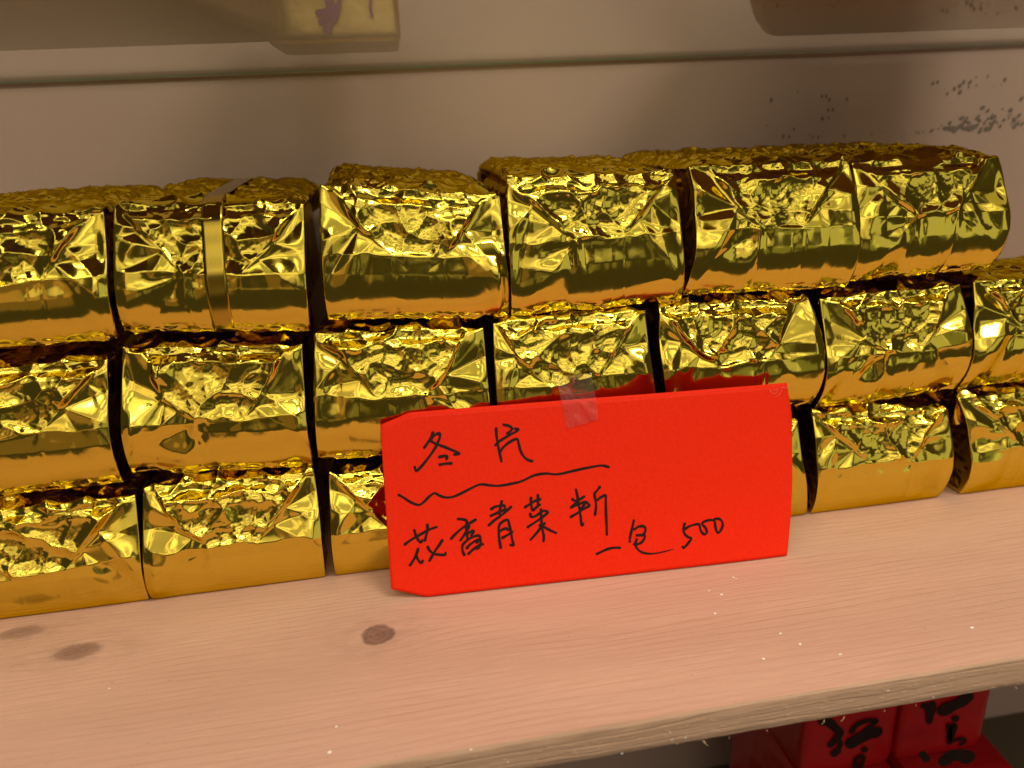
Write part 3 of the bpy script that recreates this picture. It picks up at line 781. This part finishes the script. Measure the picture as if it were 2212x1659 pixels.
# ------------------------------------------------------------------ red envelope with the hand-written price
C_bl = at_z((921.4, 1289.4), 0.0006); C_br = at_z((1701.7, 1201.3), 0.0006); C_tl = at_y((884.5, 897.5), -.0022); C_tr = at_y((1704.7, 832.4), -.0022)
ex = C_br - C_bl; ex /= np.linalg.norm(ex)
up_ = (C_tl + C_tr) / 2 - (C_bl + C_br) / 2
nrm = np.cross(ex, up_); nrm /= np.linalg.norm(nrm)
if nrm[1] > 0: nrm = -nrm
ey = np.cross(nrm, ex); ey *= np.sign(ey[2])
org = (C_bl + C_br) / 2
def to_card(p):
    q = at_plane(p, org, nrm) - org; return (q @ ex, q @ ey)
def Z7(x, y): return ((1450 + x * 1750 / 2212) * .548611, (1450 + y * 1750 / 2212) * .548611)
card_poly = [to_card(Z7(*p)) for p in [(290, 1138), (115, 1100), (84, 700), (55, 300), (130, 268), (205, 235), (1100, 162), (2095, 85), (2112, 240), (2120, 400), (2108, 700), (2088, 935), (1200, 1040)]]
card_poly = [(a, max(b_, 0.0)) if b_ < .0025 else (a, b_) for a, b_ in card_poly]
env = thing('red_envelope', tuple(org), 'red paper envelope with black handwritten prices, leaning on the gold packs', 'envelope')
def bow(a, b_):                                        # slight natural curl of the paper
    return 0.0014 * math.sin(a * 30 + .6) * max(0.0, b_) / .075 - 0.0022 * max(0, (a - .05) / .04) ** 2 * .5
def card_pt(a, b_, off=0.0):
    return org + ex * a + ey * b_ + nrm * (bow(a, b_) + off)
def sheet(name, poly, off, mat, thick):
    pa = np.array(poly); nx_, ny_ = 120, 50
    amin, amax = pa[:, 0].min(), pa[:, 0].max()
    # scan-line grid clipped to the outline, so that the sheet can bend
    V = []
    aa = np.linspace(amin + 1e-6, amax - 1e-6, nx_)
    for a in aa:
        ys = []
        for i in range(len(pa)):
            (x1_, y1_), (x2_, y2_) = pa[i], pa[(i + 1) % len(pa)]
            if (x1_ - a) * (x2_ - a) <= 0 and abs(x1_ - x2_) > 1e-9: ys.append(y1_ + (y2_ - y1_) * (a - x1_) / (x2_ - x1_))
        lo, hi = (min(ys), max(ys)) if ys else (0, 0)
        for t in np.linspace(0, 1, ny_): V.append(card_pt(a, lo + (hi - lo) * t, off))
    F = grid_faces(nx_, ny_)
    V = np.array(V)
    fn = np.cross(V[F[3000][1]] - V[F[3000][0]], V[F[3000][2]] - V[F[3000][0]])
    if fn @ nrm < 0: F = F[:, ::-1]
    o = make_mesh(name, V, F, mat, env); local(o, env)
    md = o.modifiers.new('thick', 'SOLIDIFY'); md.thickness = thick; md.offset = -1
    return o
sheet('front_sheet', card_poly, 0.0, M_paper, 0.00025)
back_poly = [(a + (.0006 if a > 0 else -.0002), b_ + (.0011 if b_ > .05 else 0.0002)) for a, b_ in card_poly]
sheet('back_sheet', back_poly, -0.0007, M_paper, 0.00025)

def catmull(pts, n=7):
    P = [pts[0]] + list(pts) + [pts[-1]]; out_ = []
    for i in range(1, len(P) - 2):
        p0, p1, p2, p3 = (np.array(P[i + k], float) for k in (-1, 0, 1, 2))
        for k in range(n):
            t = k / n
            out_.append(.5 * ((2 * p1) + (-p0 + p2) * t + (2 * p0 - 5 * p1 + 4 * p2 - p3) * t * t + (-p0 + 3 * p1 - 3 * p2 + p3) * t ** 3))
    out_.append(np.array(pts[-1], float)); return out_
def stroke_mesh(V, F, pts, width, place, taper_end=False, lift=0.00012, varied=.12):
    c = catmull(pts); k = len(c); base = len(V)
    ph = rng.random() * 6
    for i, p in enumerate(c):
        t = c[min(i + 1, k - 1)] - c[max(i - 1, 0)]; t = t / (np.linalg.norm(t) + 1e-12); n = np.array([-t[1], t[0]])
        w = width * .5 * (1 + varied * math.sin(ph + i * .35) + .18 * math.exp(-i / 2.5))
        if taper_end: w *= 1 - .75 * (i / (k - 1)) ** 2
        V.append(place(*(p + n * w), lift + 1e-5 * (base % 17))); V.append(place(*(p - n * w), lift + 1e-5 * (base % 17)))
    for i in range(k - 1): F.append((base + 2 * i, base + 2 * i + 1, base + 2 * i + 3, base + 2 * i + 2))
    for e, s in ((0, -1), (k - 1, 1)):                      # round ends
        t = c[min(e + 1, k - 1)] - c[max(e - 1, 0)]; t = t / (np.linalg.norm(t) + 1e-12); n = np.array([-t[1], t[0]])
        w = width * .5 * (.27 if (taper_end and e) else 1.1 if e == 0 else 1.0)
        b0 = len(V); V.append(place(*c[e], lift + 1e-5 * (base % 17)))
        for j in range(9):
            a = -math.pi / 2 + math.pi * j / 8
            V.append(place(*(c[e] + n * (w * math.sin(a)) + t * (s * w * math.cos(a))), lift + 1e-5 * (base % 17)))
        for j in range(8): F.append((b0, b0 + 1 + j, b0 + 2 + j))
REG = {1: (1500, 1600, 600), 2: (1540, 1900, 500), 3: (1940, 1880, 500), 4: (2340, 1980, 600), 7: (1450, 1450, 1750)}
def conv(r, pts):
    ox, oy, w = REG[r]; s = w / 2212
    return [to_card(((ox + x * s) * .548611, (oy + y * s) * .548611)) for x, y in pts]
CHARS = [
 (1, [[(755,385),(735,440),(680,530),(628,605)], [(725,490),(770,430),(845,395),(855,450),(830,520),(780,620),(700,735),(600,860),(515,940),(490,885)],
      [(715,505),(800,548),(900,585),(1050,645),(1140,688),(1065,702)], [(848,738),(940,722),(965,735),(950,770)], [(855,850),(940,835),(1025,832)]]),
 (1, [[(1675,325),(1680,430),(1700,560),(1725,680),(1750,800)], [(1785,268),(1860,285),(1905,325),(1880,365),(1835,395)],
      [(1665,565),(1720,510),(1850,430),(1950,375),(1995,335),(1945,325)], [(1735,655),(1785,590),(1870,520),(1975,475),(2000,540),(2030,650),(2080,735),(2140,780),(2195,795)]]),
 (2, [[(240,1080),(350,1000),(500,915),(650,830),(790,780)], [(405,835),(430,920),(470,1000),(510,1045),(545,1010)], [(633,740),(635,830),(610,930),(590,1010)],
      [(470,1160),(440,1250),(390,1350),(330,1440)], [(435,1270),(470,1345),(520,1400),(550,1365)], [(890,1010),(840,1090),(770,1190),(715,1280),(670,1360)], [(640,1125),(670,1185),(740,1240),(830,1258),(935,1262),(948,1230)]]),
 (2, [[(1170,640),(1240,645),(1320,670),(1310,740)], [(1470,650),(1380,705),(1250,790),(1130,890),(1045,980)], [(1320,690),(1310,780),(1315,870),(1330,960),(1335,990)],
      [(1360,765),(1330,820),(1270,920),(1210,1005)], [(1350,880),(1420,845),(1440,860),(1400,920)],
      [(1275,1260),(1245,1190),(1245,1100),(1290,1040),(1400,960),(1520,925),(1555,970),(1560,1060),(1530,1130),(1495,1155)], [(1320,1145),(1390,1070),(1510,1000),(1520,1020),(1495,1050)], [(1350,1240),(1430,1165),(1530,1100),(1600,1075)]]),
 (2, [[(1745,465),(1830,420),(1960,400),(1980,430)], [(1740,580),(1850,530),(1990,470),(2010,475)], [(1930,330),(1915,400),(1895,500),(1895,600)], [(1705,745),(1800,660),(1900,590),(2010,500),(2090,425)],
      [(1910,1135),(1885,980),(1875,790),(1920,700),(2030,650),(2060,740),(2090,880),(2110,990),(2130,1075),(2115,1095),(2080,1085)], [(1900,845),(1950,815),(2010,800),(2030,825)], [(1940,965),(2020,920),(2110,860)]]),
 (3, [[(565,520),(650,465),(740,410),(830,380)], [(667,355),(670,460),(695,570),(760,520),(820,475)], [(788,310),(790,400),(785,470)],
      [(655,635),(670,685),(740,675),(830,615),(890,580),(960,605),(880,680),(740,780),(610,865)], [(840,560),(845,680),(855,820),(870,920),(890,1030),(885,1110)], [(905,800),(850,860),(770,960),(665,1080)], [(820,835),(900,865),(1000,920),(1100,965)]]),
 (3, [[(1450,215),(1475,330),(1500,500),(1530,680),(1550,830),(1575,805)], [(1385,375),(1420,400),(1490,390),(1590,330)], [(1365,520),(1440,450),(1480,420)],
      [(1365,520),(1470,475),(1610,425),(1665,460),(1680,490),(1600,535),(1480,615),(1360,685)], [(1610,440),(1570,500),(1530,540)],
      [(1860,160),(1820,220),(1770,285),(1790,400),(1795,520),(1780,650)], [(1825,385),(1880,340),(1960,310),(1965,420),(1970,620),(1980,820),(1985,990)]]),
 (4, [[(40,738),(130,695),(220,660),(300,650),(370,650)]]),
 (4, [[(570,255),(545,370),(520,480),(512,560)], [(580,380),(640,340),(710,335),(740,380),(720,440),(680,470)], [(615,468),(690,465),(730,475),(715,530),(670,580),(610,600),(575,598)],
      'taper', [(612,530),(595,590),(620,660),(680,710),(780,735),(900,728),(1030,700),(1140,670)]]),
 (4, [[(1308,300),(1288,380),(1310,450),(1360,495),(1405,510),(1370,570),(1300,650),(1280,635)],
      [(1305,380),(1380,335),(1460,310),(1515,310),(1535,380),(1560,430),(1600,455),(1630,420),(1610,360),(1560,300),(1600,265),(1680,245),(1740,265),(1755,350),(1785,430),(1830,400),(1860,320),(1845,260),(1800,228),(1740,232)]]),
]
def ink_object(name, strokes, width, mat, lift=0.00012):
    V, F = [], []
    for pts, tp in strokes: stroke_mesh(V, F, pts, width, lambda a, b_, l: card_pt(a, b_, l), tp, lift)
    local(make_mesh(name, V, F, mat, env, smooth=False), env)
for r, ss in CHARS:
    L_, tp = [], False
    for s in ss:
        if s == 'taper': tp = True; continue
        L_.append((conv(r, s), tp)); tp = False
    ink_object('ink_character', L_, 0.00115, M_ink)
wave = conv(1, [(258,1290),(330,1330),(430,1395),(545,1435),(620,1395),(700,1315),(780,1265),(850,1300),(950,1328),(1070,1310),(1220,1240),(1400,1150),(1490,1138),(1600,1153),(1720,1155),(1900,1125),(2050,1085),(2212,1025)]) \
     + conv(7, [(865,525),(940,527),(1050,503),(1140,485),(1195,490)])
wave = wave[:17] + conv(7, [(865 - 40, 534), (885, 524), (945, 527), (1050, 503), (1140, 485), (1170, 484), (1195, 491)])
ink_object('ink_wavy_line', [(wave, False)], 0.00110, M_ink)
sc6 = lambda pts: [to_card(((2550 + x * 750 / 1778) * .548611, (1050 + y * 750 / 1778) * .548611)) for x, y in pts]
ink_object('scuff_mark', [(sc6([(1140,1150),(1165,1175),(1195,1185),(1215,1160),(1205,1140)]), True), (sc6([(1260,1130),(1250,1170),(1220,1205),(1180,1220)]), True), (sc6([(1175,1150),(1200,1155),(1225,1140)]), True), (sc6([(1265,1125),(1300,1135),(1310,1118)]), True)], 0.00028, M_scuff)

# clear tape from the envelope up to the pack behind
def R5(x, y): return ((1900 + x * 850 / 1880) * .548611, (1150 + y * 850 / 1880) * .548611)
nr, nc = 40, 24
V = np.zeros((nr, nc, 3)); nzt = Noise(77)
for i in range(nr):
    for j in range(nc):
        s = j / (nc - 1); t = i / (nr - 1)
        lo = np.array([735, 1190]) * (1 - s) + np.array([1000, 1108]) * s
        mid = np.array([688, 962]) * (1 - s) + np.array([985, 932]) * s
        hi = np.array([640, 745]) * (1 - s) + np.array([945, 705]) * s
        if i == 0: lo = lo + np.array([0, 9 * (j % 2) - 4])
        if t < .5:
            q = lo * (1 - t * 2) + mid * t * 2
            a, b_ = to_card(R5(*q)); w = card_pt(a, b_, .0004)
        else:
            tt = (t - .5) * 2; q = mid * (1 - tt) + hi * tt
            a, b_ = to_card(R5(*mid)); e0 = card_pt(a, b_, .0004); e1 = at_y(R5(*hi), ROW_Y['M'] - .0012)
            w = e0 * (1 - tt) + e1 * tt
        fold = .00035 * max(0, nzt.smooth(np.array(s * 5 + t * 1.5), np.array(t * 2.2))) + .00045 * math.exp(-abs(s - .55 - .5 * (.5 - t)) / .06) * math.exp(-((t - .33) / .25) ** 2)
        V[i, j] = w + nrm * float(fold)
o = make_mesh('clear_tape', V.reshape(-1, 3), grid_faces(nr, nc), M_tape, env); local(o, env)

# ------------------------------------------------------------------ goods on the glass shelf
def pouch(name, corners, z0, z1, mat, label, cat, seed, amp=0.0012, round_=.10):
    """upright pack standing on four floor corners, with soft edges and creased film"""
    nz = Noise(seed); c = np.array(corners, float); ctr = c.mean(0)
    ns_, nh = 88, 46
    per = []
    for i in range(4):
        a, b_ = c[i], c[(i + 1) % 4]
        for k in range(ns_ // 4): per.append(a + (b_ - a) * (k / (ns_ // 4)))
    per = np.array(per)
    for _ in range(2): per = (np.roll(per, 1, 0) + 2 * per + np.roll(per, -1, 0)) / 4
    al = np.arange(ns_) * 3.1
    G = []
    for i in range(nh):
        t = i / (nh - 1)
        e = min(t, 1 - t); k = 1 - round_ * max(0, 1 - e / .06) ** 2 * .5
        d = amp * (crumple(nz, al, np.full(ns_, t * (z1 - z0) * 1000), 16) - .6) + amp * .8 * nz.smooth(al / 30, np.full(ns_, t * 3.0))
        p = ctr + (per - ctr) * k; n = per - ctr; n /= np.linalg.norm(n, axis=1, keepdims=True)
        p = p + n * d[:, None]
        G.append(np.column_stack([p, np.full(ns_, z0 + (z1 - z0) * t)]))
    G = np.array(G).reshape(-1, 3)
    F = [(i * ns_ + j, i * ns_ + (j + 1) % ns_, (i + 1) * ns_ + (j + 1) % ns_, (i + 1) * ns_ + j) for i in range(nh - 1) for j in range(ns_)]
    root = thing(name, (ctr[0], ctr[1], z0), label, cat)
    local(make_mesh('wrapper', G, F, mat, root), root)
    local(make_mesh('bottom_panel', G[:ns_], [tuple(range(ns_))[::-1]], mat, root, smooth=False), root)
    local(make_mesh('top_panel', G[-ns_:], [tuple(range(ns_))], mat, root, smooth=False), root)
    return root
gz = GZ1 + 0.0002
pouch('gold_packet', [(-.160, -.100), (-.046, -.095), (-.0305, .036), (-.155, .038)], gz, gz + .055, M_browngold, 'large plain gold packet on the glass shelf at the upper left', 'tea packet', 21)
boxB = pouch('gold_packet', [(-.0405, .0445), (.0142, .0445), (.0160, .108), (-.0395, .108)], gz, gz + .055, M_goldpaper, 'gold packet with purple brush writing on the glass shelf', 'tea packet', 23, .0005)
dirn = np.array([.529, .848]); perp = np.array([.848, -.529]); c0 = np.array([.118, -.055])
pouch('maroon_packet', [c0, (.36, -.060), (.36, .098), (.199, .098)], gz, gz + .055, M_maroon, 'dark maroon packet on the glass shelf at the upper right', 'tea packet', 24)
def S1(x, y): return ((x * 2016 / 2212) * .548611, (y * 2016 / 2212) * .548611)
def wall_strokes(name, strokes, Y, mat, parent, S, lift=.0003):
    V, F = [], []
    for pts, w in strokes:
        q = [at_y(S(*p), Y) for p in pts]
        stroke_mesh(V, F, [(a[0], a[2]) for a in q], w, lambda a, b_, l: np.array([a, Y - l, b_]), False, lift, .08)
    local(make_mesh(name, V, F, mat, parent, smooth=False), parent)
wall_strokes('brush_writing', [([(1415, -60), (1425, 20), (1428, 80), (1412, 128)], .0032), ([(1375, 55), (1420, 45), (1462, 25)], .0022), ([(1440, 60), (1405, 75), (1385, 95)], .0018),
    ([(1465, -40), (1462, 30), (1448, 85)], .0016), ([(1140, -20), (1150, 40), (1140, 85)], .0028), ([(1605, -30), (1600, 30), (1608, 70)], .0012)], .0425, M_purple, boxB, S1)

# ------------------------------------------------------------------ red packets on the lower shelf
def S5(x, y): return ((2950 + x * 1082 / 2212) * .548611, (2650 + y * 1082 / 2212) * .548611)
PZ = -.168
lowA = pouch('red_packet', [(.200, -.012), (.2575, -.012), (.2575, .085), (.200, .085)], LOW_Z + .0003, PZ - .0008, M_red_pouch, 'lower red packet under the left one, mostly below the picture', 'tea packet', 31, .0010)
lowB = pouch('red_packet', [(.262, -.028), (.323, -.028), (.330, .070), (.262, .070)], LOW_Z + .0003, PZ - .0008, M_red_pouch, 'lowest red packet jutting forward under the right one', 'tea packet', 32, .0003)
pkA = pouch('red_packet', [(.2015, .0), (.2575, .0), (.2590, .052), (.200, .050)], PZ, -.045, M_red_pouch, 'left red packet with black brush writing under the pine shelf', 'tea packet', 33, .0003)
pkB = pouch('red_packet', [(.2600, .0), (.3155, .0), (.3165, .064), (.2600, .066)], PZ, -.045, M_red_pouch, 'right red packet with black brush writing under the pine shelf', 'tea packet', 34, .0003)
wall_strokes('brush_writing', [([(590, 385), (650, 400), (690, 440), (725, 475), (705, 520), (660, 570)], .0050), ([(700, 540), (735, 560), (715, 610), (690, 645)], .0030), ([(690, 640), (705, 630)], .0052),
    ([(825, 470), (860, 420), (930, 385), (1020, 378), (985, 420), (930, 465)], .0032), ([(830, 555), (900, 515), (960, 490), (1020, 475)], .0080), ([(925, 612), (930, 618)], .0036),
    ([(860, 770), (855, 700), (890, 665), (915, 680), (900, 740), (880, 790)], .0030)], -.0004, M_ink, pkA, S5, .0004)
wall_strokes('brush_writing', [([(1405, 262), (1450, 255), (1480, 245)], .0036), ([(1480, 240), (1495, 280), (1470, 340)], .0018), ([(1440, 290), (1450, 340), (1450, 385)], .0040),
    ([(1575, 290), (1640, 260), (1700, 230), (1750, 195)], .0085), ([(1658, 362), (1664, 368)], .0040), ([(1605, 420), (1610, 490), (1608, 545), (1610, 470), (1640, 415), (1655, 440), (1630, 510)], .0030),
    ([(1610, 560), (1660, 535), (1720, 525), (1735, 545), (1700, 570)], .0024)], -.0004, M_ink, pkB, S5, .0004)
wall_strokes('brush_writing', [([(1580, 690), (1640, 660), (1720, 660), (1760, 680)], .0085), ([(1385, 645), (1410, 670), (1425, 690)], .0040)], -.0284, M_ink, lowB, S5, .0004)
